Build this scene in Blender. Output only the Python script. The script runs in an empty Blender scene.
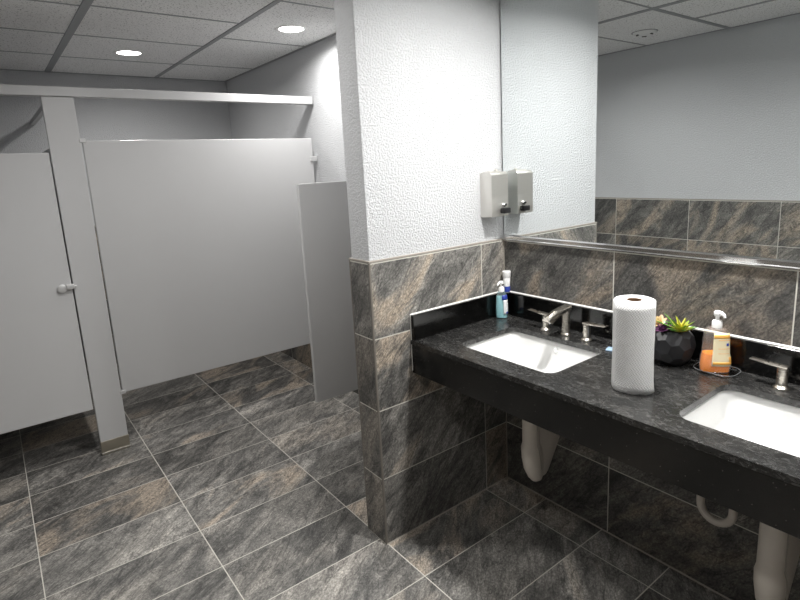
import bpy, bmesh, math, random
from mathutils import Vector, Matrix
random.seed(4)
S = bpy.context.scene
COL = S.collection
PI = math.pi

# ------------------------------------------------------------------ materials
class NT:
    def __init__(s, name):
        s.m = bpy.data.materials.new(name); s.m.use_nodes = True
        s.t = s.m.node_tree; s.n = s.t.nodes; s.l = s.t.links
        s.b = s.n['Principled BSDF']
    def put(s, sock, v):
        if isinstance(v, bpy.types.NodeSocket): s.l.new(v, sock)
        elif v is not None:
            try: sock.default_value = v
            except Exception: sock.default_value = (*v, 1) if len(v) == 3 else v
    def math(s, op, a, b=None, c=None):
        n = s.n.new('ShaderNodeMath'); n.operation = op
        for i, v in enumerate((a, b, c)):
            if v is not None: s.put(n.inputs[i], v)
        return n.outputs[0]
    def comb(s, x, y, z=0.0):
        n = s.n.new('ShaderNodeCombineXYZ')
        for i, v in enumerate((x, y, z)): s.put(n.inputs[i], v)
        return n.outputs[0]
    def sep(s, v):
        n = s.n.new('ShaderNodeSeparateXYZ'); s.put(n.inputs[0], v); return n.outputs
    def noise(s, vec, scale, detail=4, rough=.55, dist=0.0):
        n = s.n.new('ShaderNodeTexNoise')
        if vec is not None: s.put(n.inputs['Vector'], vec)
        n.inputs['Scale'].default_value = scale; n.inputs['Detail'].default_value = detail
        n.inputs['Roughness'].default_value = rough; n.inputs['Distortion'].default_value = dist
        return n.outputs['Fac']
    def ramp(s, f, stops, interp='LINEAR'):
        n = s.n.new('ShaderNodeValToRGB'); e = n.color_ramp; e.interpolation = interp
        while len(e.elements) < len(stops): e.elements.new(.5)
        for q, (p, c) in zip(e.elements, stops):
            q.position = p; q.color = (c, c, c, 1) if isinstance(c, (int, float)) else (*c, 1)
        s.put(n.inputs[0], f); return n.outputs[0]
    def mix(s, f, a, b, mode='MIX'):
        n = s.n.new('ShaderNodeMix'); n.data_type = 'RGBA'; n.blend_type = mode
        s.put(n.inputs[0], f); s.put(n.inputs[6], a); s.put(n.inputs[7], b); return n.outputs[2]
    def bump(s, h, strength=.3, dist=.01, normal=None):
        n = s.n.new('ShaderNodeBump'); n.inputs['Strength'].default_value = strength
        n.inputs['Distance'].default_value = dist; s.put(n.inputs['Height'], h)
        if normal is not None: s.put(n.inputs['Normal'], normal)
        return n.outputs[0]
    def set(s, **k):
        nm = dict(col='Base Color', rough='Roughness', metal='Metallic', normal='Normal', trans='Transmission Weight',
                  ior='IOR', spec='Specular IOR Level', emis='Emission Color', estr='Emission Strength', sss='Subsurface Weight',
                  coat='Coat Weight', alpha='Alpha')
        for a, v in k.items(): s.put(s.b.inputs[nm[a]], v)
        return s.m
    def pos(s):
        return s.n.new('ShaderNodeNewGeometry').outputs['Position']
    def obj(s):
        return s.n.new('ShaderNodeTexCoord').outputs['Object']

def C3(*c): return (*c, 1)

def simple(name, col, rough=.5, metal=0., spec=.5, var=.06, nscale=30, bump=0., **k):
    t = NT(name)
    v = t.noise(t.obj(), nscale, 4)
    a = tuple(max(0, x * (1 - var)) for x in col); b = tuple(min(1, x * (1 + var)) for x in col)
    c = t.mix(v, C3(*a), C3(*b))
    t.set(col=c, rough=rough, metal=metal, spec=spec, **k)
    if bump: t.set(normal=t.bump(t.noise(t.obj(), nscale * 8, 3), bump, .002))
    return t.m

def tile_mat(name, ua, va, u0, v0, su, sv, flip, seed, grout=.0042, ang=38, gain=1.0, tan=1.0):
    t = NT(name); p = t.sep(t.pos())
    U = t.math('MULTIPLY', p['XYZ'.index(ua)], flip); V = p['XYZ'.index(va)]
    fu = t.math('DIVIDE', t.math('SUBTRACT', U, u0 * flip), su)
    fv = t.math('DIVIDE', t.math('SUBTRACT', V, v0), sv)
    iu = t.math('FLOOR', fu); iv = t.math('FLOOR', fv)
    ru = t.math('SUBTRACT', fu, iu); rv = t.math('SUBTRACT', fv, iv)
    du = t.math('MULTIPLY', t.math('MINIMUM', ru, t.math('SUBTRACT', 1.0, ru)), su)
    dv = t.math('MULTIPLY', t.math('MINIMUM', rv, t.math('SUBTRACT', 1.0, rv)), sv)
    de = t.math('MINIMUM', du, dv)
    gm = t.ramp(t.math('DIVIDE', de, grout), [(.42, 1.0), (.58, 0.0)])
    wn = t.n.new('ShaderNodeTexWhiteNoise'); wn.noise_dimensions = '3D'
    t.put(wn.inputs['Vector'], t.comb(t.math('ADD', iu, .5), t.math('ADD', iv, .5), seed + .5))
    r = t.sep(wn.outputs['Color'])
    a = math.radians(ang)
    # streak coordinates
    s1 = t.math('ADD', t.math('MULTIPLY', U, math.cos(a)), t.math('MULTIPLY', V, math.sin(a)))
    s2 = t.math('ADD', t.math('MULTIPLY', U, -math.sin(a)), t.math('MULTIPLY', V, math.cos(a)))
    o1 = t.math('MULTIPLY', r[0], 23.0); o2 = t.math('MULTIPLY', r[1], 31.0); o3 = t.math('MULTIPLY', r[2], 9.0)
    def sv_(k1, k2): return t.comb(t.math('ADD', t.math('MULTIPLY', s1, k1), o1), t.math('ADD', t.math('MULTIPLY', s2, k2), o2), o3)
    big = t.noise(sv_(1.5, 3.6), 1.25, 5, .58, 1.0)
    streak = t.noise(sv_(3.0, 7.4), 1.7, 9, .70, 1.3)
    grain = t.noise(sv_(60.0, 95.0), 1.5, 4, .75)
    vein = t.noise(sv_(2.2, 8.0), 1.3, 6, .6, 1.6)
    base = t.ramp(t.math('ADD', t.math('MULTIPLY', streak, .55), t.math('MULTIPLY', big, .45)),
                  [(.32, (.038, .039, .040)), (.44, (.105, .105, .104)), (.54, (.205, .203, .198)), (.67, (.42, .412, .397))])
    tanf = t.math('MULTIPLY', t.math('MULTIPLY', t.ramp(r[1], [(.30, .12), (.60, 1.0)]), t.ramp(t.math('ADD', big, t.math('MULTIPLY', t.math('SUBTRACT', r[2], .5), .16)), [(.50, 0.0), (.62, 1.0)])),
                  t.ramp(streak, [(.34, .3), (.52, .95)]))
    base = t.mix(t.math('MULTIPLY', tanf, tan), base, C3(.365, .312, .258))
    # thin dark veins along the cleft lines
    va_ = t.math('ABSOLUTE', t.math('SUBTRACT', vein, .5))
    base = t.mix(t.ramp(va_, [(0.0, .6), (.025, 0.0)]), base, C3(.014, .014, .015))
    gr = t.ramp(grain, [(.28, .35), (.5, .95), (.72, 1.9)])
    base = t.mix(1.0, base, gr, 'MULTIPLY')
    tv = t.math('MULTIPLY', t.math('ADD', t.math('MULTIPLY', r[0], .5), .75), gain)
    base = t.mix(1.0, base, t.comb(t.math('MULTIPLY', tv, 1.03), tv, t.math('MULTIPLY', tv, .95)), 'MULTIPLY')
    gn = t.noise(t.pos(), 60, 4)
    col = t.mix(gm, base, t.mix(gn, C3(.52, .50, .45), C3(.68, .66, .60)))
    h = t.math('SUBTRACT', t.math('ADD', t.math('MULTIPLY', streak, .8), t.math('MULTIPLY', grain, .35)), t.math('MULTIPLY', gm, .6))
    t.set(col=col, rough=t.math('ADD', t.math('MULTIPLY', gm, .35), t.math('ADD', .34, t.math('MULTIPLY', grain, .22))), spec=.5,
          normal=t.bump(h, .38, .006))
    return t.m

def paint_mat(name, col, strength=.5):
    t = NT(name); p = t.pos()
    n1 = t.noise(p, 125, 3, .5, .3); n2 = t.noise(p, 240, 2)
    blobs = t.ramp(n1, [(.42, 0.0), (.56, 1.0)])
    h = t.math('ADD', t.math('MULTIPLY', blobs, .8), t.math('MULTIPLY', n2, .25))
    v = t.noise(p, 3, 3)
    c = t.mix(v, C3(*[x * .97 for x in col]), C3(*col))
    return t.set(col=c, rough=.55, spec=.35, normal=t.bump(h, strength, .004))

def granite_mat(name='black_granite', k=1.0, r0=.16):
    t = NT(name); p = t.pos()
    q = t.sep(p); p2 = t.comb(t.math('MULTIPLY', q[0], 1.7), q[1], t.math('MULTIPLY', q[2], 1.7))
    n1 = t.noise(p2, 34, 9, .75, 1.4); n2 = t.noise(p2, 9, 5, .6, .8)
    c = t.ramp(t.math('ADD', t.math('MULTIPLY', n1, .6), t.math('MULTIPLY', n2, .4)),
               [(.36, (.008 * k,) * 3), (.50, (.022 * k, .022 * k, .0215 * k)), (.64, (.065 * k, .063 * k, .060 * k))])
    vo = t.n.new('ShaderNodeTexVoronoi'); t.put(vo.inputs['Vector'], p); vo.inputs['Scale'].default_value = 95
    sp = t.ramp(vo.outputs['Distance'], [(.05, 1.0), (.11, 0.0)])
    wn = t.ramp(t.sep(vo.outputs['Color'])[0], [(.86, 0.0), (.90, 1.0)])
    c = t.mix(t.math('MULTIPLY', t.math('MULTIPLY', sp, wn), .8), c, C3(.42, .40, .36))
    rough = t.ramp(n1, [(.35, r0), (.55, r0 * 1.7), (.68, r0 * 2.8)])
    return t.set(col=c, rough=rough, spec=.55, normal=t.bump(n1, .10, .003))

def ceiling_mat():
    t = NT('acoustic_ceiling_tile'); p = t.pos()
    n1 = t.noise(p, 105, 3, .6); n2 = t.noise(p, 60, 3)
    pits = t.ramp(n1, [(.34, 0.0), (.42, 1.0)])
    c = t.mix(pits, C3(.25, .25, .25), t.mix(n2, C3(.86, .86, .86), C3(.92, .92, .915)))
    return t.set(col=c, rough=.9, spec=.15, normal=t.bump(pits, .5, .004))

def metal_mat(name, col, rough, sx=1, sz=60):
    t = NT(name); o = t.sep(t.obj())
    v = t.comb(t.math('MULTIPLY', o[0], sx * 40), t.math('MULTIPLY', o[1], sx * 40), t.math('MULTIPLY', o[2], sz * 10))
    n = t.noise(v, 1.0, 3)
    c = t.mix(n, C3(*[x * .9 for x in col]), C3(*col))
    return t.set(col=c, metal=1.0, rough=t.math('ADD', rough, t.math('MULTIPLY', n, .08)), normal=t.bump(n, .04, .001))

def clear_mat(name, tint, gloss=.14, rough=.06, milky=0.0):
    t = NT(name); t.n.remove(t.b)
    tr = t.n.new('ShaderNodeBsdfTransparent'); tr.inputs[0].default_value = C3(*tint)
    gl = t.n.new('ShaderNodeBsdfGlossy'); gl.inputs['Roughness'].default_value = rough
    fr = t.n.new('ShaderNodeLayerWeight'); fr.inputs['Blend'].default_value = .35
    f = t.math('ADD', gloss * .35, t.math('MULTIPLY', fr.outputs['Facing'], gloss * 2.0))
    mx = t.n.new('ShaderNodeMixShader'); t.put(mx.inputs[0], f)
    t.l.new(tr.outputs[0], mx.inputs[1]); t.l.new(gl.outputs[0], mx.inputs[2]); out = mx
    if milky:
        df = t.n.new('ShaderNodeBsdfDiffuse'); df.inputs[0].default_value = C3(*tint)
        m2 = t.n.new('ShaderNodeMixShader'); m2.inputs[0].default_value = milky
        t.l.new(mx.outputs[0], m2.inputs[1]); t.l.new(df.outputs[0], m2.inputs[2]); out = m2
    t.l.new(out.outputs[0], t.n['Material Output'].inputs['Surface'])
    return t.m

SX, SY, SZ = .5985, .2994, .3075
M = {}
M['floor'] = tile_mat('slate_floor_tile', 'X', 'Y', -.757, 1.548, SX, SY, 1, 3, ang=36, gain=1.12, tan=.85)
M['tile_y'] = tile_mat('slate_wall_tile_facing_y', 'X', 'Z', -.151, 0, .6105, SZ, 1, 17, ang=48)
M['tile_x'] = tile_mat('slate_wall_tile_facing_x', 'Y', 'Z', -.573, 0, .6105, SZ, -1, 29, ang=50, gain=.72)  # same tile product, darkened to put the mirror wall's glancing shade into its colour
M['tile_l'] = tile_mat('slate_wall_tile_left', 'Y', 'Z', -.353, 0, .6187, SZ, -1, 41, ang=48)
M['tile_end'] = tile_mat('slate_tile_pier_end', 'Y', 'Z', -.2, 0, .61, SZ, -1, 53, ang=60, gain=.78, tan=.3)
M['paint'] = paint_mat('textured_white_paint', (.60, .608, .622), .75)
M['ceil'] = ceiling_mat()
M['tee'] = simple('grey_ceiling_tee', (.29, .30, .31), .5)
M['plenum'] = simple('dark_plenum', (.02, .02, .02), .9)
M['trim'] = simple('beige_tile_trim', (.34, .31, .27), .5)
M['strip'] = simple('bronze_edge_strip', (.17, .155, .135), .45)
M['caulk'] = simple('white_caulk', (.78, .77, .74), .5)
M['granite'] = granite_mat()
M['polished'] = granite_mat('polished_black_granite', .10, .06)
M['panel'] = simple('grey_powder_coat', (.54, .54, .545), .34, var=.015, nscale=8, bump=.03)
M['chrome'] = metal_mat('polished_chrome', (.75, .75, .75), .10)
M['steel'] = metal_mat('brushed_steel', (.80, .78, .74), .40)
M['nickel'] = metal_mat('brushed_nickel', (.66, .62, .56), .24)
M['shoe'] = metal_mat('pilaster_shoe_steel', (.50, .46, .38), .28)
M['hardware'] = simple('cast_grey_hardware', (.62, .62, .62), .35, metal=.35)
M['black'] = simple('black_plastic', (.012, .012, .013), .35)
M['porcelain'] = simple('white_porcelain', (.76, .76, .75), .10, var=.01)
M['pvc'] = simple('white_vinyl_pipe_cover', (.62, .57, .51), .45, var=.08, nscale=14)
M['white'] = simple('white_plastic', (.84, .84, .83), .32, var=.02)
M['paper'] = None
t = NT('embossed_paper_towel'); o = t.sep(t.obj())
an = t.math('ARCTAN2', o[1], o[0])
w = t.math('SINE', t.math('ADD', t.math('MULTIPLY', an, 46.0), t.math('MULTIPLY', t.math('SINE', t.math('MULTIPLY', o[2], 420.0)), 1.4)))
w2 = t.math('SINE', t.math('MULTIPLY', o[2], 840.0))
t.set(col=t.mix(t.noise(t.obj(), 90, 3), C3(.80, .80, .79), C3(.86, .86, .855)), rough=.85, spec=.15,
      normal=t.bump(t.math('ADD', t.math('MULTIPLY', w, w2), t.math('MULTIPLY', t.noise(t.obj(), 300, 2), .6)), .6, .003))
M['paper'] = t.m
M['card'] = simple('brown_cardboard', (.22, .12, .06), .8)
M['pot'] = simple('matte_black_faceted_ceramic', (.016, .016, .018), .36)
M['soil'] = simple('dark_moss_filling', (.012, .014, .008), .9, var=.5, nscale=200)
def leaf_mat(name, tip, mid):
    t = NT(name); o = t.sep(t.obj())
    f = t.math('DIVIDE', t.math('SQRT', t.math('ADD', t.math('MULTIPLY', o[0], o[0]), t.math('MULTIPLY', o[1], o[1]))), .055)
    return t.set(col=t.ramp(f, [(.05, mid), (.75, tip)]), rough=.4, sss=.0)
M['green'] = leaf_mat('succulent_green', (.085, .25, .03), (.62, .52, .06))
M['dgreen'] = leaf_mat('succulent_dark_green', (.05, .15, .025), (.09, .22, .03))
M['pink'] = leaf_mat('succulent_pink', (.78, .45, .33), (.62, .52, .25))
M['purple'] = leaf_mat('succulent_purple', (.20, .055, .16), (.10, .03, .10))
M['clear'] = clear_mat('clear_plastic', (.97, .93, .89), .12, .08, .10)
M['glass'] = clear_mat('clear_tray_plastic', (.86, .87, .87), .25, .05)
M['aqua'] = clear_mat('aqua_clear_plastic', (.80, .94, .96), .12, .06, .10)
M['aqualiq'] = simple('aqua_liquid_soap', (.45, .68, .71), .2, var=.03)
M['orange'] = simple('orange_liquid_soap', (.97, .30, .002), .14, var=.03)
M['cream'] = simple('cream_label', (.85, .74, .50), .5, var=.04)
M['labelorange'] = simple('orange_label_print', (.88, .46, .10), .5)
M['labelblue'] = simple('blue_label_print', (.03, .06, .35), .45)
M['labelwhite'] = simple('white_label', (.82, .83, .84), .45)
M['blueitem'] = simple('pale_blue_wrapper', (.30, .42, .56), .35)
t = NT('mirror_silver'); t.set(col=C3(.83, .86, .86), metal=1.0, rough=t.math('MULTIPLY', t.noise(t.obj(), 2, 2), .012)); M['mirror'] = t.m
t = NT('glowing_lens'); t.set(col=C3(.9, .9, .9), emis=C3(1, .98, .95), estr=t.math('ADD', 7.5, t.noise(t.obj(), 5, 2))); M['lens'] = t.m

# ------------------------------------------------------------------ mesh helpers
def BM(): return bmesh.new()

def box(bm, x0, x1, y0, y1, z0, z1, bev=0, seg=2, mi=0):
    r = bmesh.ops.create_cube(bm, size=1)
    vs = r['verts']
    for v in vs:
        v.co = Vector((x0 + (v.co.x + .5) * (x1 - x0), y0 + (v.co.y + .5) * (y1 - y0), z0 + (v.co.z + .5) * (z1 - z0)))
    fs = list({f for v in vs for f in v.link_faces})
    for f in fs: f.material_index = mi
    if bev:
        es = list({e for v in vs for e in v.link_edges})
        bmesh.ops.bevel(bm, geom=es, offset=bev, segments=seg, affect='EDGES', profile=.5)
    return bm

def loft(bm, rings, cap0=True, cap1=True, closed=True):
    R = [[bm.verts.new(p) for p in r] for r in rings]
    n = len(R[0])
    for a, b in zip(R, R[1:]):
        for i in range(n if closed else n - 1):
            j = (i + 1) % n
            bm.faces.new((a[i], a[j], b[j], b[i]))
    if cap0: bm.faces.new(list(reversed(R[0])))
    if cap1: bm.faces.new(R[-1])
    return R

def lathe(bm, prof, cx=0, cy=0, n=32, cap0=True, cap1=True):
    loft(bm, [[(cx + r * math.cos(2 * PI * i / n), cy + r * math.sin(2 * PI * i / n), z) for i in range(n)] for r, z in prof], cap0, cap1)
    return bm

def tube(bm, pts, rad, n=12, caps=True):
    P = [Vector(p) for p in pts]; rings = []
    up = Vector((0, 0, 1)); last = None
    for i, p in enumerate(P):
        d = (P[min(i + 1, len(P) - 1)] - P[max(i - 1, 0)]).normalized()
        if last is None:
            a = d.cross(up if abs(d.z) < .9 else Vector((0, 1, 0))).normalized()
        else:
            a = (last - d * last.dot(d)).normalized()
        b = d.cross(a); last = a
        r = rad[i] if isinstance(rad, (list, tuple)) else rad
        rings.append([p + a * r * math.cos(2 * PI * k / n) + b * r * math.sin(2 * PI * k / n) for k in range(n)])
    loft(bm, rings, caps, caps)
    return bm

def rrect(w, h, r, n=6, cx=0, cy=0, z=0):
    out = []
    r = min(r, w / 2 - 1e-5, h / 2 - 1e-5)
    for (sx, sy, a0) in ((1, 1, 0), (-1, 1, PI / 2), (-1, -1, PI), (1, -1, 3 * PI / 2)):
        for k in range(n + 1):
            a = a0 + k * PI / 2 / n
            out.append((cx + sx * (w / 2 - r) + r * math.cos(a), cy + sy * (h / 2 - r) + r * math.sin(a), z))
    return out

def prism(bm, poly, axis, a, b, bev=0):
    """poly of (u,z); axis 'y' -> u is x; axis 'x' -> u is y"""
    def P(u, z, t): return (u, t, z) if axis == 'y' else (t, u, z)
    A = [bm.verts.new(P(u, z, a)) for u, z in poly]; B = [bm.verts.new(P(u, z, b)) for u, z in poly]
    n = len(poly)
    bm.faces.new(A); bm.faces.new(list(reversed(B)))
    for i in range(n): bm.faces.new((A[i], B[i], B[(i + 1) % n], A[(i + 1) % n]))
    bmesh.ops.recalc_face_normals(bm, faces=bm.faces)
    if bev:
        es = list({e for v in A + B for e in v.link_edges})
        bmesh.ops.bevel(bm, geom=es, offset=bev, segments=2, affect='EDGES', profile=.5)
    return bm

def link(name, bm, mats, parent=None, loc=(0, 0, 0), smooth=None, rot=None):
    me = bpy.data.meshes.new(name)
    bmesh.ops.recalc_face_normals(bm, faces=bm.faces)
    bm.to_mesh(me); bm.free()
    for m in (mats if isinstance(mats, (list, tuple)) else [mats]): me.materials.append(m)
    o = bpy.data.objects.new(name, me); COL.objects.link(o)
    if parent: o.parent = parent
    o.location = loc
    if rot: o.rotation_euler = rot
    if smooth is not None:
        for p in me.polygons: p.use_smooth = True
        try: me.set_sharp_from_angle(angle=math.radians(smooth))
        except Exception: pass
    return o

def tag(o, label, cat, group=None):
    o['label'] = label; o['category'] = cat
    if group: o['group'] = group
    return o

def thing(name, label, cat, loc=(0, 0, 0), rz=0, group=None):
    o = bpy.data.objects.new(name, None); COL.objects.link(o)
    o.location = loc; o.rotation_euler = (0, 0, rz); o.empty_display_size = .1
    return tag(o, label, cat, group)

def struct(name, bm, mats, parent=None, smooth=None):
    o = link(name, bm, mats, parent, smooth=smooth)
    if parent is None: o['kind'] = 'structure'
    return o

def dup(root, loc, label, rz=None):
    r = root.copy(); COL.objects.link(r); r.location = loc; r['label'] = label
    if rz is not None: r.rotation_euler = (0, 0, rz)
    for ch in list(root.children):
        c = ch.copy(); COL.objects.link(c); c.parent = r
        for g in list(ch.children):
            d = g.copy(); COL.objects.link(d); d.parent = c
    return r

# ------------------------------------------------------------------ the room
XL, YB, YF, ZC = -2.40, 3.36, -2.9, 2.43
ST, SXP = .145, -.765          # stub wall thickness and end
WT = 1.234                     # tile height

struct('floor', box(BM(), XL - .12, .13, YF - .12, YB + .12, -.06, 0), M['floor'])

# ceiling: dark slab, lay-in tiles with real gaps, tees
ceil = struct('ceiling', box(BM(), XL - .12, .13, YF - .12, YB + .12, ZC + .016, ZC + .08), M['plenum'])
bt = BM()
cols = [(XL, -1.86, YF, .05, [-2.4, -1.79, -1.18, -.57]), (-1.86, -1.367, YF, .05, [-2.4, -1.79, -1.18, -.57]), (XL, -1.367, .05, YB, [.65, 1.435, 2.045, 2.675]),
        (-1.367, -.598, YF, YB, [-2.4, -1.79, -1.18, -.57, .05, .70, 1.41, 2.05, 2.72]), (-.598, .008, YF, YB, [-2.4, -1.6, -.8, .06, .92, 1.78, 2.69])]
g = .006
for x0, x1, ya, yb_, ys in cols:
    yy = [ya] + ys + [yb_]
    for a, b in zip(yy, yy[1:]):
        box(bt, x0 + g, x1 - g, a + g, b - g, ZC, ZC + .0165, .003, 1)
struct('ceiling_tiles', bt, M['ceil'], ceil)
bg = BM()
for x, w in ((-1.367, .042), (-.598, .03)):
    box(bg, x - w / 2, x + w / 2, YF, YB, ZC - .0045, ZC + .014, .001, 1)
box(bg, -1.873, -1.847, YF, .034, ZC - .0045, ZC + .014, .001, 1)
for x0, x1, ya, yb_, ys in cols:
    for y in ys:
        if not (x1 < -1 and abs(y - .05) < .03): box(bg, x0 + .012, x1 - .012, y - .008, y + .008, ZC - .0018, ZC + .012)  # grey strips stand in for the shadow in the grooves between tiles
box(bg, XL, -1.39, .034, .066, ZC - .004, ZC + .014, .001, 1)
for x in (XL + .012, .008 - .010):                                   # wall angle
    box(bg, x - .011, x + .011, YF, YB, ZC - .003, ZC + .014)
box(bg, XL, .008, YB - .018, YB, ZC - .003, ZC + .014)
struct('ceiling_grid', bg, M['tee'], ceil)

def tiled(bm, x0, x1, y0, y1, z0, z1):
    """tile box: slot 0 for faces facing x, slot 1 facing y"""
    n0 = set(bm.faces)
    box(bm, x0, x1, y0, y1, z0, z1)
    for f in bm.faces:
        if f in n0: continue
        f.normal_update(); f.material_index = 1 if abs(f.normal.y) > .5 else 0
    return bm

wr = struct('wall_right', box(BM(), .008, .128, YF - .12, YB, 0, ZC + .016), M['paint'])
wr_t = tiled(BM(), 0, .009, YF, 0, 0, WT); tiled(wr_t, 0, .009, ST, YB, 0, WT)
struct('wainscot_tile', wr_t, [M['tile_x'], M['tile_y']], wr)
bm = BM(); box(bm, -.0015, .0085, ST, YB - .009, WT, WT + .006, .0015)
struct('tile_edge_trim', bm, M['trim'], wr)

ws = struct('wall_middle', box(BM(), SXP + .008, .0085, .008, ST - .008, 0, ZC + .016, .003, 2), M['paint'])
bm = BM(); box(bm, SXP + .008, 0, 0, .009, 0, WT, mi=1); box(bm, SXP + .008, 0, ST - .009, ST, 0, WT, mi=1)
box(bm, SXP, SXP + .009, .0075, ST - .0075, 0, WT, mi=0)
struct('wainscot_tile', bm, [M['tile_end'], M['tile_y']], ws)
bm = BM()
box(bm, SXP + .006, 0, -.001, .0085, WT, WT + .007, .0015); box(bm, SXP + .006, 0, ST - .0085, ST + .001, WT, WT + .007, .0015)
box(bm, SXP - .001, SXP + .0085, -.001, ST + .001, WT, WT + .007, .0015)
struct('tile_edge_trim', bm, M['trim'], ws)
for y in (0, ST - .0075):                                            # corner strips of the pier
    bm = BM(); box(bm, SXP - .0005, SXP + .008, y - .0005, y + .008, 0, WT, .0015)
    struct('corner_strip', bm, M['strip'], ws)

wb = struct('wall_back', box(BM(), XL - .12, .128, YB + .008, YB + .12, 0, ZC + .016), M['paint'])
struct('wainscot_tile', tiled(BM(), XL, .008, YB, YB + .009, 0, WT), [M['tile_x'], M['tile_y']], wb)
bm = BM(); box(bm, XL, .008, YB - .0015, YB + .0085, WT, WT + .006); struct('tile_edge_trim', bm, M['trim'], wb)
wl = struct('wall_left', box(BM(), XL - .12, XL - .008, YF - .12, YB + .01, 0, ZC + .016), M['paint'])
struct('wainscot_tile', tiled(BM(), XL - .009, XL, YF, YB, 0, WT), [M['tile_l'], M['tile_y']], wl)
bm = BM(); box(bm, XL - .0085, XL + .0015, YF, YB, WT, WT + .006); struct('tile_edge_trim', bm, M['trim'], wl)
wf = struct('wall_front', box(BM(), XL - .01, .01, YF - .12, YF - .008, 0, ZC + .016), M['paint'])
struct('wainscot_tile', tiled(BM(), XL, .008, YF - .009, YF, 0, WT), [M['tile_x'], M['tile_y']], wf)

# caulk where tile meets floor and in the inner corner beside the counter
bm = BM()
prism(bm, [(0, 0), (-.0045, 0), (0, .0045)], 'y', YF, -.001)
prism(bm, [(0, 0), (-.0045, 0), (0, .0045)], 'x', SXP, -.001)
box(bm, -.003, 0, -.003, 0, 0, WT)
struct('trim_1', bm, M['caulk'])
bpy.data.objects['trim_1'].data.materials[0] = M['trim']

# ------------------------------------------------------------------ mirror
mir = thing('wall_mirror', 'large frameless wall mirror in a chrome channel above the black counter', 'mirror', (0, -1.15, 1.236))
link('mirror_glass', box(BM(), -.004, .008, -1.15, 1.146, .016, 1.185, .001, 1), M['mirror'], mir)
bm = BM()
prism(bm, [(.008, 0), (.008, .004), (-.006, .004), (-.006, .024), (-.0085, .024), (-.0105, .019), (-.0105, .006), (-.014, .003), (-.014, 0)], 'y', -1.15, 1.148)
link('bottom_channel', bm, M['chrome'], mir)

# ------------------------------------------------------------------ vanity counter
ZT = .88
YE = -1.98                       # far end of the counter (outside the picture)
XF = -.58
cut = [(-.314, -.413, .335, .462), (-.314, -1.292, .335, .462)]
ctr = thing('vanity_counter', 'long black granite counter with two sinks below the mirror', 'counter', (-.29, -.99, .735))
oz = .735
def L(x, y, z): return (x + .29, y + .99, z - oz)
bm = BM()
outer = [(XF, -.001), (XF, YE), (-.0005, YE), (-.0005, -.001)]
ov = [bm.verts.new(L(x, y, ZT)) for x, y in outer]
ed = [bm.edges.new((ov[i], ov[(i + 1) % 4])) for i in range(4)]
for cx, cy, w, h in cut:
    hv = [bm.verts.new(L(x, y, ZT)) for x, y, _ in rrect(w, h, .045, 8, cx, cy)]
    ed += [bm.edges.new((hv[i], hv[(i + 1) % len(hv)])) for i in range(len(hv))]
bmesh.ops.triangle_fill(bm, use_beauty=True, use_dissolve=False, edges=ed)
r = bmesh.ops.extrude_face_region(bm, geom=list(bm.faces))
for v in r['geom']:
    if isinstance(v, bmesh.types.BMVert): v.co.z -= .02
link('countertop', bm, M['granite'], ctr, smooth=35)
bm = BM(); box(bm, *[XF + .0012 + .29, XF + .0212 + .29, YE + .99, -.001 + .99, 0, .1245], .001, 1)
link('apron', bm, M['polished'], ctr)
bm = BM(); box(bm, -.0205 + .29, -.0005 + .29, YE + .99, -.0215 + .99, .1452, .253, .0012, 1)
link('backsplash', bm, M['polished'], ctr)
bm = BM(); box(bm, XF + .003 + .29, -.0005 + .29, -.021 + .99, -.001 + .99, .1452, .253, .0012, 1)
link('backsplash', bm, M['polished'], ctr)
bm = BM()
prism(bm, [(-.0005 + .29, .2525), (-.006 + .29, .2532), (-.0005 + .29, .2575)], 'y', YE + .99, -.022 + .99)
prism(bm, [(-.001 + .99, .2525), (-.0065 + .99, .2532), (-.001 + .99, .2575)], 'x', XF + .003 + .29, -.0215 + .29)
box(bm, XF + .0005 + .29, XF + .004 + .29, -.005 + .99, -.0005 + .99, .01, .256)
link('caulk_line', bm, M['caulk'], ctr)
bm = BM()
for y in (YE + .03,):
    box(bm, XF + .03 + .29, -.002 + .29, y + .99, y + .04 + .99, 0, .1245)
link('support_rail', bm, M['granite'], ctr)

# sinks
def make_sink(loc, label):
    s = thing('sink', label, 'sink', loc, group='white sinks set under the black counter')
    w, h = .362, .490
    bm = BM()
    prof = [(w, h, .056, 0.0), (w - .012, h - .012, .052, -.004), (w - .022, h - .022, .05, -.03), (w - .045, h - .05, .05, -.085),
            (w - .075, h - .085, .05, -.112), (w - .13, h - .15, .045, -.121), (.12, .16, .04, -.1245), (.05, .05, .0249, -.126)]
    rings = [rrect(a, b, r, 8, 0, 0, z) for a, b, r, z in prof]
    outer_ = [rrect(a + .02, b + .02, r + .008, 8, 0, 0, z - (.012 if i else .001)) for i, (a, b, r, z) in enumerate(prof)]
    loft(bm, list(reversed(outer_)) + rings, True, True)
    link('basin', bm, M['porcelain'], s, smooth=50)
    bm = BM(); lathe(bm, [(.028, -.1262), (.028, -.1225), (.024, -.1215), (.018, -.1222), (.016, -.1232), (.004, -.1225)], n=28)
    link('drain', bm, M['chrome'], s, smooth=40)
    bm = BM(); lathe(bm, [(.012, 0), (.012, .0025), (.009, .003)], n=20)
    d = link('overflow_cap', bm, M['chrome'], s, (w / 2 - .014, 0, -.035), 40, (0, -PI / 2, 0))
    return s
make_sink((cut[0][0], cut[0][1], .8595), 'white rectangular sink nearest the soap dispenser wall, left of the paper towel roll')
make_sink((cut[1][0], cut[1][1], .8595), 'white rectangular sink right of the orange soap bottle, partly out of the picture')

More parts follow.
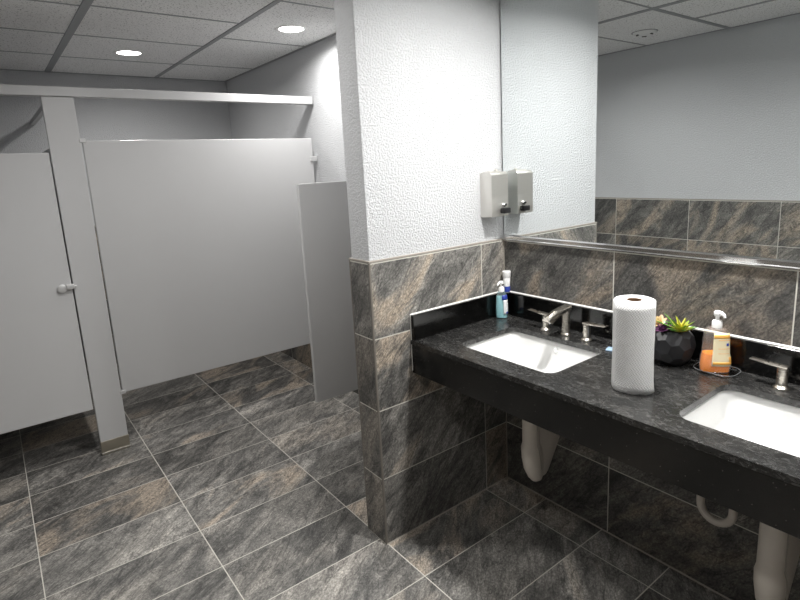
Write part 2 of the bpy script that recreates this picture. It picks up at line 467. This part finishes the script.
# faucets
def make_faucet(loc, label):
    f = thing('faucet', label, 'faucet', loc, group='brushed nickel three-piece faucets behind the sinks')
    bm = BM(); lathe(bm, [(.021, 0), (.021, .006), (.017, .011), (.0165, .013), (.0165, .112), (.0165, .116)], n=28)
    s = link('spout', bm, M['nickel'], f, smooth=35)
    bm = BM()
    prism(bm, [(.017, .125), (.014, .106), (-.02, .103), (-.05, .096), (-.085, .083), (-.108, .071), (-.131, .085), (-.134, .090),
               (-.12, .098), (-.07, .115), (-.03, .122)], 'y', -.0165, .0165, .0025)
    link('spout_arm', bm, M['nickel'], s, smooth=30)
    bm = BM(); lathe(bm, [(.008, .069), (.008, .078)], -.108, 0, n=16)
    link('aerator', bm, M['chrome'], s, smooth=40)
    for sy in (1, -1):
        bm = BM(); lathe(bm, [(.022, 0), (.022, .005), (.0165, .010), (.015, .012), (.015, .062), (.0145, .066)], n=28)
        h = link('handle', bm, M['nickel'], f, (-.003, sy * .101, 0), 35)
        bm = BM()
        prism(bm, [(-.015 * sy, .0665), (-.015 * sy, .073), (.03 * sy, .075), (.088 * sy, .0775), (.09 * sy, .074), (.03 * sy, .0685)], 'x', -.012, .012, .0015)
        link('lever', bm, M['nickel'], h, smooth=30)
    return f
fa = make_faucet((-.089, cut[0][1] - .004, ZT), 'nickel faucet with two lever handles behind the sink left of the towel roll')
dup(fa, (-.079, cut[1][1], ZT), 'nickel faucet right of the orange soap bottle, only its left lever handle in view')

# ------------------------------------------------------------------ under the counter
def make_trap(loc, label):
    t_ = thing('pipe_cover', label, 'pipe cover', loc, group='white pipe covers hanging under the counter')
    bm = BM()
    n = 20
    rings = []
    for z, r, dx, e in ((.42, .034, 0, 1), (.30, .035, 0, 1), (.185, .0355, 0, 1), (.165, .040, .001, 1.1), (.12, .040, .008, 1.2),
                        (.07, .035, .016, 1.35), (.03, .027, .027, 1.4), (.008, .018, .034, 1.4), (.0, .006, .038, 1.2)):
        rings.append([(dx + r * e * math.cos(2 * PI * i / n), r * math.sin(2 * PI * i / n), z) for i in range(n)])
    loft(bm, rings)
    link('drain_sleeve', bm, M['pvc'], t_, smooth=60)
    bm = BM()
    prism(bm, [(.0, .42), (.0, .09), (.045, .02), (.075, .03), (.12, .10), (.16, .165), (.20, .19), (.20, .30), (.14, .42)], 'y', -.028, .028, .013)
    link('trap_web', bm, M['pvc'], t_, smooth=50)
    bm = BM(); tube(bm, [(.16, 0, .25), (.22, 0, .25), (.29, 0, .25)], .041, 18)
    link('outlet_sleeve', bm, M['pvc'], t_, smooth=50)
    bm = BM()
    tube(bm, [(-.006, -.0352, z) for z in (.42, .3, .19)] + [(.0, -.0405, .16), (.008, -.0405, .12), (.022, -.0345, .07)], .0016, 6)
    link('seam', bm, M['trim'], t_)
    return t_
tr = make_trap((-.305, -.411, .288), 'white insulated drain pipe cover below the sink left of the towel roll')
dup(tr, (-.305, -1.272, .25), 'white insulated drain pipe cover at the lower right edge of the picture')
ho = thing('supply_hose', 'looped white insulated water hose hanging below the counter, left of the right pipe cover', 'hose', (-.1, -1.04, .33))
pts = []
for k in range(17):
    a = PI * k / 16
    pts.append((0, .052 * math.cos(a), .075 - .052 * math.sin(a)))
pts = [(.03, .05, .30), (.005, .056, .16)] + pts + [(.0, -.054, .16), (.0, -.056, .40)]
link('hose_cover', tube(BM(), pts, .0135, 14), M['pvc'], ho, smooth=60)
bm = BM(); tube(bm, [(.103, .05, .30), (.02, .05, .30)], .012, 12); link('stop_valve', bm, M['chrome'], ho, smooth=40)

# ------------------------------------------------------------------ soap dispenser on the wall
sd = thing('soap_dispenser', 'wall-mounted stainless steel soap dispenser on the white wall beside the mirror', 'soap dispenser', (-.089, .008, 1.352))
bm = BM()
prism(bm, [(-.0, 0), (-.062, .002), (-.071, .008), (-.074, .03), (-.070, .19), (-.062, .199), (-.012, .2), (0, .194)], 'x', -.052, .052, .0022)
link('body', bm, M['steel'], sd, smooth=30)
bm = BM(); box(bm, -.0535, .0535, -.0725, -.068, .004, .188, .0015, 1)
link('front_plate', bm, M['steel'], sd)
bm = BM(); box(bm, -.04, .035, -.045, -.012, .199, .203, .001, 1); lathe(bm, [(.009, .2), (.009, .209), (.006, .211)], .02, -.03, 16)
link('refill_lid', bm, M['steel'], sd, smooth=35)
bm = BM(); box(bm, -.002, .040, -.099, -.072, .016, .040, .004, 2)
v = link('push_valve', bm, M['black'], sd, smooth=40)
bm = BM(); tube(bm, [(.019, -.070, .052), (.019, -.082, .052), (.019, -.086, .052)], [.0095, .0095, .006], 16)
link('valve_collar', bm, M['chrome'], v, smooth=40)
bm = BM(); tube(bm, [(.019, -.080, .054), (.019, -.090, .054)], .0055, 12)
link('valve_button', bm, M['black'], v, smooth=40)

# ------------------------------------------------------------------ pump bottles
def pump(parent, z, s=1.0, ang=0., spout=.03):
    bm = BM(); lathe(bm, [(.0155 * s, z - .001), (.0155 * s, z + .017 * s), (.013 * s, z + .022 * s), (.006 * s, z + .024 * s), (.0055 * s, z + .040 * s)], n=22)
    p = link('pump', bm, M['white'], parent, smooth=40)
    bm = BM(); lathe(bm, [(.008 * s, z + .036 * s), (.0115 * s, z + .040 * s), (.0115 * s, z + .050 * s), (.008 * s, z + .054 * s)], n=18)
    dx, dy = math.cos(ang), math.sin(ang)
    tube(bm, [(0, 0, z + .046 * s), (dx * spout * .6, dy * spout * .6, z + .048 * s), (dx * spout, dy * spout, z + .043 * s), (dx * spout * 1.12, dy * spout * 1.12, z + .035 * s)],
         [.0085 * s, .0065 * s, .0055 * s, .004 * s], 10)
    link('pump_head', bm, M['white'], p, smooth=50)

def profile_at(prof, z):
    for (z0, w0, d0), (z1, w1, d1) in zip(prof, prof[1:]):
        if z <= z1:
            k = (z - z0) / max(1e-6, z1 - z0); return w0 + (w1 - w0) * k, d0 + (d1 - d0) * k
    return prof[-1][1:]
def sup(w, d, a, off=0, e=.62):
    c, s = math.cos(a), math.sin(a)
    return ((d / 2 + off) * math.copysign(abs(c) ** e, c), (w / 2 + off) * math.copysign(abs(s) ** e, s))
def body(bm, prof, off=0, zmax=None, n=36):
    zs = [p[0] for p in prof if zmax is None or p[0] < zmax] + ([zmax] if zmax is not None else [])
    rings = []
    for z in zs:
        w, d = profile_at(prof, z)
        rings.append([(*sup(w, d, 2 * PI * i / n, off), z - (off if z == zs[0] else 0)) for i in range(n)])
    loft(bm, rings)
def patch(bm, prof, a0, a1, z0, z1, off, na=14, nz=8):
    rows = []
    for j in range(nz + 1):
        z = z0 + (z1 - z0) * j / nz; w, d = profile_at(prof, z)
        rows.append([(*sup(w, d, a0 + (a1 - a0) * i / na, off), z) for i in range(na + 1)])
    R = loft(bm, rows, False, False, False)

# orange soap bottle (front of the bottle is local -x)
ob = thing('soap_bottle', 'clear pump bottle half full of orange soap on the counter beside the potted plant', 'soap bottle', (-.088, -1.0, ZT + .0042), math.radians(40))
prof = [(0, .080, .046), (.004, .088, .053), (.02, .091, .055), (.052, .086, .053), (.066, .079, .050), (.12, .074, .047), (.140, .070, .044), (.149, .050, .034), (.152, .028, .026)]
bm = BM(); body(bm, prof); link('bottle', bm, M['clear'], ob, smooth=50)
bm = BM(); body(bm, prof, -.0025, .064); link('liquid_soap', bm, M['orange'], ob, smooth=50)
pump(ob, .1515, 1.0, PI * 1.22, .022)
bm = BM(); patch(bm, prof, PI * .93, PI * 1.43, .026, .136, .0007)
lb = link('bottle_label', bm, M['cream'], ob, smooth=60)
for nm, a0, a1, z0, z1 in (('label_swoosh', .95, 1.41, .031, .040), ('label_swoosh', 1.22, 1.41, .0405, .056), ('label_text_line', 1.0, 1.36, .084, .0855),
                           ('label_text_line', 1.0, 1.3, .068, .0692), ('label_text_line', 1.0, 1.36, .112, .1135), ('label_band', .94, 1.42, .119, .131)):
    bm = BM(); patch(bm, prof, PI * a0, PI * a1, z0, z1, .0012, 12, 3); link(nm, bm, M['labelorange'], lb, smooth=60)
bm = BM(); patch(bm, prof, PI * 1.15, PI * 1.25, .094, .103, .0014, 6, 3)
link('label_emblem', bm, M['labelblue'], lb, smooth=60)
for o in lb.children_recursive + [lb]:
    md = o.modifiers.new('thickness', 'SOLIDIFY'); md.thickness = .0003; md.offset = 1

# clear tray under it
ty = thing('soap_tray', 'small clear plastic tray under the orange soap bottle', 'tray', (-.074, -1.002, ZT))
bm = BM()
a, b = .098, .128
loft(bm, [rrect(a - .012, b - .012, .03, 6, 0, 0, .0003), rrect(a, b, .034, 6, 0, 0, .003), rrect(a + .004, b + .004, .036, 6, 0, 0, .0085),
          rrect(a + .001, b + .001, .034, 6, 0, 0, .009), rrect(a - .004, b - .004, .032, 6, 0, 0, .0042), rrect(a - .02, b - .02, .028, 6, 0, 0, .0040)])
link('dish', bm, M['glass'], ty, smooth=50)
bm = BM(); R_ = rrect(a + .002, b + .002, .035, 8, 0, 0, .009)
tube(bm, R_ + [R_[0]], .0006, 6, False); link('rim', bm, M['tee'], ty, smooth=60)

# aqua soap bottle
bb = thing('soap_bottle', 'small aqua pump soap bottle in the corner of the black backsplash', 'soap bottle', (-.078, -.052, ZT), math.radians(35))
prof2 = [(0, .046, .036), (.004, .054, .042), (.05, .056, .043), (.10, .050, .040), (.118, .040, .034), (.127, .026, .024)]
bm = BM(); body(bm, prof2); link('bottle', bm, M['aqua'], bb, smooth=50)
bm = BM(); body(bm, prof2, -.002, .104); link('liquid_soap', bm, M['aqualiq'], bb, smooth=50)
pump(bb, .1265, .9, PI * .85, .026)
bm = BM(); patch(bm, prof2, PI * 1.08, PI * 1.55, .022, .088, .0007); l2 = link('bottle_label', bm, M['labelwhite'], bb, smooth=60)
for a0, a1, z0, z1 in ((1.02, 1.55, .089, .112), (1.25, 1.5, .024, .032)):
    bm = BM(); patch(bm, prof2, PI * a0, PI * a1, z0, z1, .0012, 12, 3); link('label_band', bm, M['labelblue'], l2, smooth=60)
for o in l2.children_recursive + [l2]:
    md = o.modifiers.new('thickness', 'SOLIDIFY'); md.thickness = .0003; md.offset = 1

# white bottle on the ledge of the splash
wb_ = thing('lotion_bottle', 'small white capped bottle with blue band standing on the backsplash corner', 'bottle', (-.0185, -.031, ZT + .1082))
bm = BM(); lathe(bm, [(.013, 0), (.0150, .003), (.0155, .04), (.0175, .07), (.0165, .072)], n=24); link('bottle', bm, M['white'], wb_, smooth=40)
bm = BM(); lathe(bm, [(.0154, .004), (.0160, .004), (.0165, .030), (.0154, .030)], n=24); link('blue_band', bm, M['labelblue'], wb_, smooth=40)
bm = BM(); lathe(bm, [(.0175, .071), (.0188, .073), (.0198, .096), (.0198, .100), (.0185, .102)], n=24); link('cap', bm, M['white'], wb_, smooth=40)

# pale blue item behind the towel roll
tag(link('packet', box(BM(), -.02, .02, -.022, .022, 0, .007, .003, 2), M['blueitem'], None, (-.128, -.655, ZT), 40, (0, 0, .3)),
    'flat pale blue packet on the counter peeking out behind the paper towel roll', 'packet')

# ------------------------------------------------------------------ paper towel roll
pt = thing('paper_towel_roll', 'white paper towel roll standing upright on the black counter', 'paper towels', (-.384, -.880, ZT))
bm = BM(); n = 64
def circ(r, z, w=0): return [((r + w * math.sin(5 * 2 * PI * i / n + 1)) * math.cos(2 * PI * i / n), (r + w * math.sin(5 * 2 * PI * i / n + 1)) * math.sin(2 * PI * i / n), z + w * .8 * math.sin(3 * 2 * PI * i / n)) for i in range(n)]
rr = .0605
loft(bm, [circ(.0225, .004), circ(.0225, .284), circ(.030, .2855, .0005), circ(.052, .2855, .0006), circ(rr - .002, .2845, .0006), circ(rr, .281, .0005)] +
     [circ(rr + .0004 * math.sin(k), .281 - .27 * k / 8, .0006) for k in range(1, 8)] + [circ(rr, .006, .001), circ(rr - .002, .001, .001), circ(.0225, .004)], False, False)
bmesh.ops.remove_doubles(bm, verts=bm.verts, dist=1e-5)
link('paper_sheets', bm, M['paper'], pt, smooth=60)
bm = BM(); loft(bm, [circ(.0223, .003), circ(.0223, .2835), circ(.0205, .2835), circ(.0205, .003), circ(.0223, .003)], False, False)
bmesh.ops.remove_doubles(bm, verts=bm.verts, dist=1e-5)
link('cardboard_core', bm, M['card'], pt, smooth=50)
bm = BM(); rows = []
for j in range(15):                                                   # loose last sheet with its lower corner lifted
    z = .002 + .279 * j / 14; low = max(0, 1 - j / 5.0)
    row = []
    for i in range(15):
        a = math.radians(150 + 130 * i / 14 + low * 5 * i / 14); k = i / 14
        r = rr + .0012 + low ** 1.6 * .004 * k ** 1.5 + .0015 * k ** 4 + .0016 * low * math.sin(k * 9 + j)
        row.append((r * math.cos(a), r * math.sin(a), z + low * .006 * k * math.sin(k * 5)))
    rows.append(row)
loft(bm, rows, False, False, False)
fl = link('loose_sheet', bm, M['paper'], pt, smooth=70)
md = fl.modifiers.new('thickness', 'SOLIDIFY'); md.thickness = .0006; md.offset = 1

# ------------------------------------------------------------------ potted succulents
pp = thing('potted_plant', 'black faceted pot of artificial succulents beside the paper towel roll', 'potted plant', (-.098, -.862, ZT))
ico = BM(); bmesh.ops.create_icosphere(ico, subdivisions=2, radius=1)
ico.normal_update()
bm = BM(); fc = {}
for f in ico.faces:
    fc[f.index if f.index >= 0 else id(f)] = None
ico.faces.index_update()
cen = [bm.verts.new(f.calc_center_median().normalized()) for f in ico.faces]
bm.verts.index_update()
for v in ico.verts:
    nrm = v.co.normalized(); a = nrm.orthogonal().normalized(); b = nrm.cross(a)
    fs = sorted(v.link_faces, key=lambda f: math.atan2((f.calc_center_median() - v.co).dot(b), (f.calc_center_median() - v.co).dot(a)))
    bm.faces.new([cen[f.index] for f in fs])
ico.free()
rad, cz = .0745, .067
bmesh.ops.rotate(bm, verts=bm.verts, matrix=Matrix.Rotation(.35, 3, 'Z') @ Matrix.Rotation(.3, 3, 'X'))
for v in bm.verts: v.co = Vector((v.co.x * rad, v.co.y * rad, v.co.z * rad * 1.06 + cz))
for z, inner in ((.124, False), (0, True)):
    r = bmesh.ops.bisect_plane(bm, geom=list(bm.verts) + list(bm.edges) + list(bm.faces), plane_co=(0, 0, z), plane_no=(0, 0, 1), clear_inner=inner, clear_outer=not inner)
    if inner:
        bmesh.ops.contextual_create(bm, geom=[e for e in r['geom_cut'] if isinstance(e, bmesh.types.BMEdge)])
po = link('pot', bm, M['pot'], pp)
md = po.modifiers.new('wall', 'SOLIDIFY'); md.thickness = .005; md.offset = -1
bm = BM(); lathe(bm, [(.040, .106), (.048, .109), (.036, .115), (.01, .118)], n=24)
link('moss_filling', bm, M['soil'], pp, smooth=60)

def leaf(bm, base, az, el, Lg, W, bend, fold=.35, n=9, roll=0, blunt=.25):
    rings = []; p = Vector(base); ds = Lg / n; e = el
    for i in range(n + 1):
        k = i / n
        d = Vector((math.cos(az) * math.cos(e), math.sin(az) * math.cos(e), math.sin(e)))
        side = Vector((-math.sin(az), math.cos(az), 0)); up = side.cross(d) * -1
        w = W * .5 * (min(1, .55 + 1.6 * k) * (1 - k ** (1.5 if blunt < .5 else 4)) ** .8 + .015)
        th = W * .16 * (1 - k) + .0004
        rings.append([p + side * w + up * w * fold, p + up * th, p - side * w + up * w * fold, p - up * th])
        p = p + d * ds; e -= bend / n
    loft(bm, rings)
    return bm

# spiky green one: each leaf a part
gb = Vector((-.012, -.034, 0))
k = 0
for ring, (cnt, el, Lg, W) in enumerate(((7, .34, .088, .027), (6, .78, .080, .024), (4, 1.2, .060, .018))):
    for i in range(cnt):
        az = 2 * PI * i / cnt + ring * .5 + random.uniform(-.15, .15) + .3
        # keep clear of the wall behind the pot
        if math.cos(az) * Lg > .03: Lg2 = .05
        elif math.sin(az) < -.5: Lg2 = .058
        else: Lg2 = Lg * random.uniform(.92, 1.08)
        bm = BM(); leaf(bm, (0, 0, 0), az, el + random.uniform(-.1, .1), Lg2, W, random.uniform(-.15, .2))
        link('green_leaf', bm, M['green'], pp, (gb.x, gb.y, .122), 60)
def rosette(name, mat, loc, R, rings_, W, label, tilt):
    bm = BM()
    for q, (cnt, el, f) in enumerate(rings_):
        for i in range(cnt):
            leaf(bm, (0, 0, .001 * q), 2 * PI * i / cnt + q * .6, el, R * f, W * (.7 + .3 * f), -.5, .3, 7, blunt=.8)
    o = link(name, bm, mat, pp, loc, 60, tilt); o['label'] = label
rosette('rosette', M['pink'], (-.022, .036, .138), .034, ((6, .25, 1), (6, .7, .8), (5, 1.05, .6), (3, 1.3, .4)), .021, 'pink succulent rosette', (-.1, -.55, 0))
rosette('rosette', M['purple'], (-.044, .010, .124), .034, ((7, .25, 1), (6, .7, .8), (4, 1.1, .55)), .014, 'purple succulent rosette', (-.1, -.35, 0))
rosette('rosette', M['dgreen'], (-.012, .006, .132), .024, ((6, .3, 1), (5, .8, .7), (3, 1.2, .5)), .014, 'dark green succulent rosette', (0, -.3, 0))
rosette('rosette', M['dgreen'], (-.030, .050, .122), .026, ((6, .3, 1), (5, .8, .7)), .014, 'dark green succulent rosette', (0, -.3, .5))

# ------------------------------------------------------------------ toilet partitions
PY = 1.755
tp = thing('toilet_partition', 'light grey metal toilet stall partition along the back of the room', 'toilet partition', (-1.5, PY, 0))
def T(x0, x1, y0, y1, z0, z1, bev=.003, name='x', mat=None, parent=None, seg=2):
    bm = BM(); box(bm, x0 + 1.5, x1 + 1.5, y0 - PY, y1 - PY, z0, z1, bev, seg)
    return link(name, bm, mat or M['panel'], parent or tp)
T(XL + .001, -.002, PY - .012, PY + .045, 2.046, 2.096, .003, 'headrail')
T(-1.535, -1.505, PY + .0455, YB - .001, 2.035, 2.066, .002, 'brace_rail')
for x0, x1 in ((-1.582, -1.434), (-2.392, -2.215)):
    p_ = T(x0, x1, PY, PY + .032, .012, 2.0455, .003, 'pilaster')
    T(x0 - .002, x1 + .002, PY - .003, PY + .035, .0005, .084, .002, 'shoe', M['shoe'], p_)
    T(x0 - .003, x1 + .003, PY - .005, PY + .036, .010, .016, .001, 'shoe_rib', M['steel'], p_)
fp = T(-1.426, -.028, PY + .002, PY + .027, .349, 1.818, .004, 'front_panel')
for x0, x1, z in ((-1.440, -1.409, 1.806), (-1.440, -1.409, .343)):
    bm = BM(); box(bm, x0 + 1.5, x1 + 1.5, -.004, .03, z, z + .022, .003); link('panel_bracket', bm, M['hardware'], fp)
for z in (1.66, .52):
    bm = BM(); box(bm, -.052 + 1.5, -.0025 + 1.5, -.008, .034, z, z + .034, .003)
    box(bm, -.012 + 1.5, -.0025 + 1.5, -.03, .05, z - .03, z + .05, .002) if z < 1 else None
    link('panel_bracket', bm, M['hardware'], fp)
dr = T(-2.205, -1.589, PY + .002, PY + .027, .295, 1.758, .004, 'stall_door')
bm = BM(); tube(bm, [(-1.638 + 1.5, .003, 1.027), (-1.638 + 1.5, -.010, 1.027)], .009, 16)
tube(bm, [(-1.638 + 1.5, -.006, 1.027), (-1.638 + 1.5, -.008, 1.027), (-1.638 + 1.5, -.014, 1.027), (-1.638 + 1.5, -.016, 1.027)], [.020, .023, .023, .019], 24)
link('latch_knob', bm, M['hardware'], dr, smooth=40)
bm = BM(); box(bm, -1.617 + 1.5, -1.577 + 1.5, -.024, .003, 1.020, 1.046, .004); tube(bm, [(-1.58 + 1.5, -.014, 1.033), (-1.568 + 1.5, -.014, 1.033)], .006, 12)
link('latch_keeper', bm, M['hardware'], dr, smooth=40)
T(-1.521, -1.496, PY + .033, YB - .003, .349, 1.818, .004, 'divider_panel')

us = thing('urinal_screen', 'narrow grey metal urinal screen behind the tiled wall end', 'urinal screen', (0, .912, 0))
bm = BM(); box(bm, -.588, -.016, -.0125, .0125, .297, 1.531, .005, 3); link('screen_panel', bm, M['panel'], us, smooth=30)
for z in (.5, 1.0, 1.42):
    bm = BM(); box(bm, -.06, -.0005 if z < 1.2 else .0075, -.018, .018, z, z + .04, .003); link('wall_bracket', bm, M['hardware'], us)

# ------------------------------------------------------------------ ceiling lights
def make_light(loc, label):
    l_ = thing('recessed_light', label, 'ceiling light', loc, group='round recessed ceiling lights')
    bm = BM(); lathe(bm, [(.073, .004), (.098, .004), (.098, .0), (.094, -.003), (.078, -.004), (.073, -.001), (.073, .004)], n=48, cap0=False, cap1=False)
    link('trim_ring', bm, M['white'], l_, smooth=40)
    bm = BM(); lathe(bm, [(.074, .003), (.074, .0), (.06, -.0018), (.02, -.0026)], n=48)
    link('lens', bm, M['lens'], l_, smooth=60)
    return l_
LIGHTS = [((-.978, 2.440), 'round recessed ceiling light above the toilet stalls, left of the other', 5),
          ((-.295, 1.398), 'round recessed ceiling light beside the right wall above the urinal screen', 5.5),
          ((-.40, -.80), 'round recessed ceiling light above the vanity counter near the soap dispenser', 15.5),
          ((-1.34, .55), 'round recessed ceiling light in front of the stall door', 7),
          ((-.36, -1.8), 'round recessed ceiling light above the far end of the vanity counter', 7),
          ((-1.85, -1.3), 'round recessed ceiling light near the tiled left wall by the entrance', 4)]
src = None
for (x, y), lab, pw in LIGHTS:
    if src is None: src = make_light((x, y, ZC), lab)
    else: dup(src, (x, y, ZC), lab)
    d = bpy.data.lights.new('recessed_lamp', 'AREA'); d.shape = 'DISK'; d.size = .14; d.energy = pw; d.color = (1, .985, .96)
    d.spread = math.radians(160)
    o = bpy.data.objects.new('recessed_lamp', d); COL.objects.link(o); o.location = (x, y, ZC - .006)

# smoke detector seen in the mirror
sm = thing('smoke_detector', 'round white detector on the ceiling seen reflected in the mirror', 'smoke detector', (-1.915, .405, ZC))
bm = BM(); lathe(bm, [(.078, 0), (.078, -.006), (.07, -.012), (.055, -.018), (.03, -.022)], n=36); link('detector_body', bm, M['white'], sm, smooth=35)
bm = BM(); lathe(bm, [(.0785, -.0002), (.086, -.0002), (.086, -.003), (.0785, -.003)], n=36); link('base_ring', bm, M['tee'], sm)
for a in (.7, 2.6, 4.6):
    bm = BM(); tube(bm, [(.05 * math.cos(a + q), .05 * math.sin(a + q), -.0175) for q in (-.3, -.1, .1, .3)], .007, 8); link('sensor_slot', bm, M['black'], sm, smooth=60)

# ------------------------------------------------------------------ camera and view
Rm = ((0.78677062, -0.61532717, -0.04862582), (-0.15729103, -0.12368959, -0.9797757), (0.5968681, 0.77850714, -0.19410078))
cd = bpy.data.cameras.new('camera'); cam = bpy.data.objects.new('camera', cd); COL.objects.link(cam)
r_, d_, f_ = (Vector(v) for v in Rm)
mw = Matrix((r_, -d_, -f_)).transposed().to_4x4(); mw.translation = Vector((-1.89592215, -1.73529594, 1.59807847))
cam.matrix_world = mw
cd.sensor_width = 36; cd.sensor_fit = 'HORIZONTAL'; cd.lens = 541.7351 / 800 * 36
cd.shift_x = -10.0614 / 800; cd.shift_y = -27.2577 / 800
cd.clip_start = .02
S.camera = cam
w = bpy.data.worlds.new('world'); S.world = w; w.use_nodes = True
w.node_tree.nodes['Background'].inputs[0].default_value = (.5, .5, .5, 1); w.node_tree.nodes['Background'].inputs[1].default_value = .05
vs = S.view_settings
S.display_settings.display_device = 'sRGB'
vs.view_transform = 'Standard'; vs.look = 'None'; vs.exposure = 0.95; vs.gamma = 1; vs.use_curve_mapping = False
S.cycles.use_denoising = True
S.cycles.max_bounces = 10; S.cycles.diffuse_bounces = 6; S.cycles.glossy_bounces = 6; S.cycles.transparent_max_bounces = 12
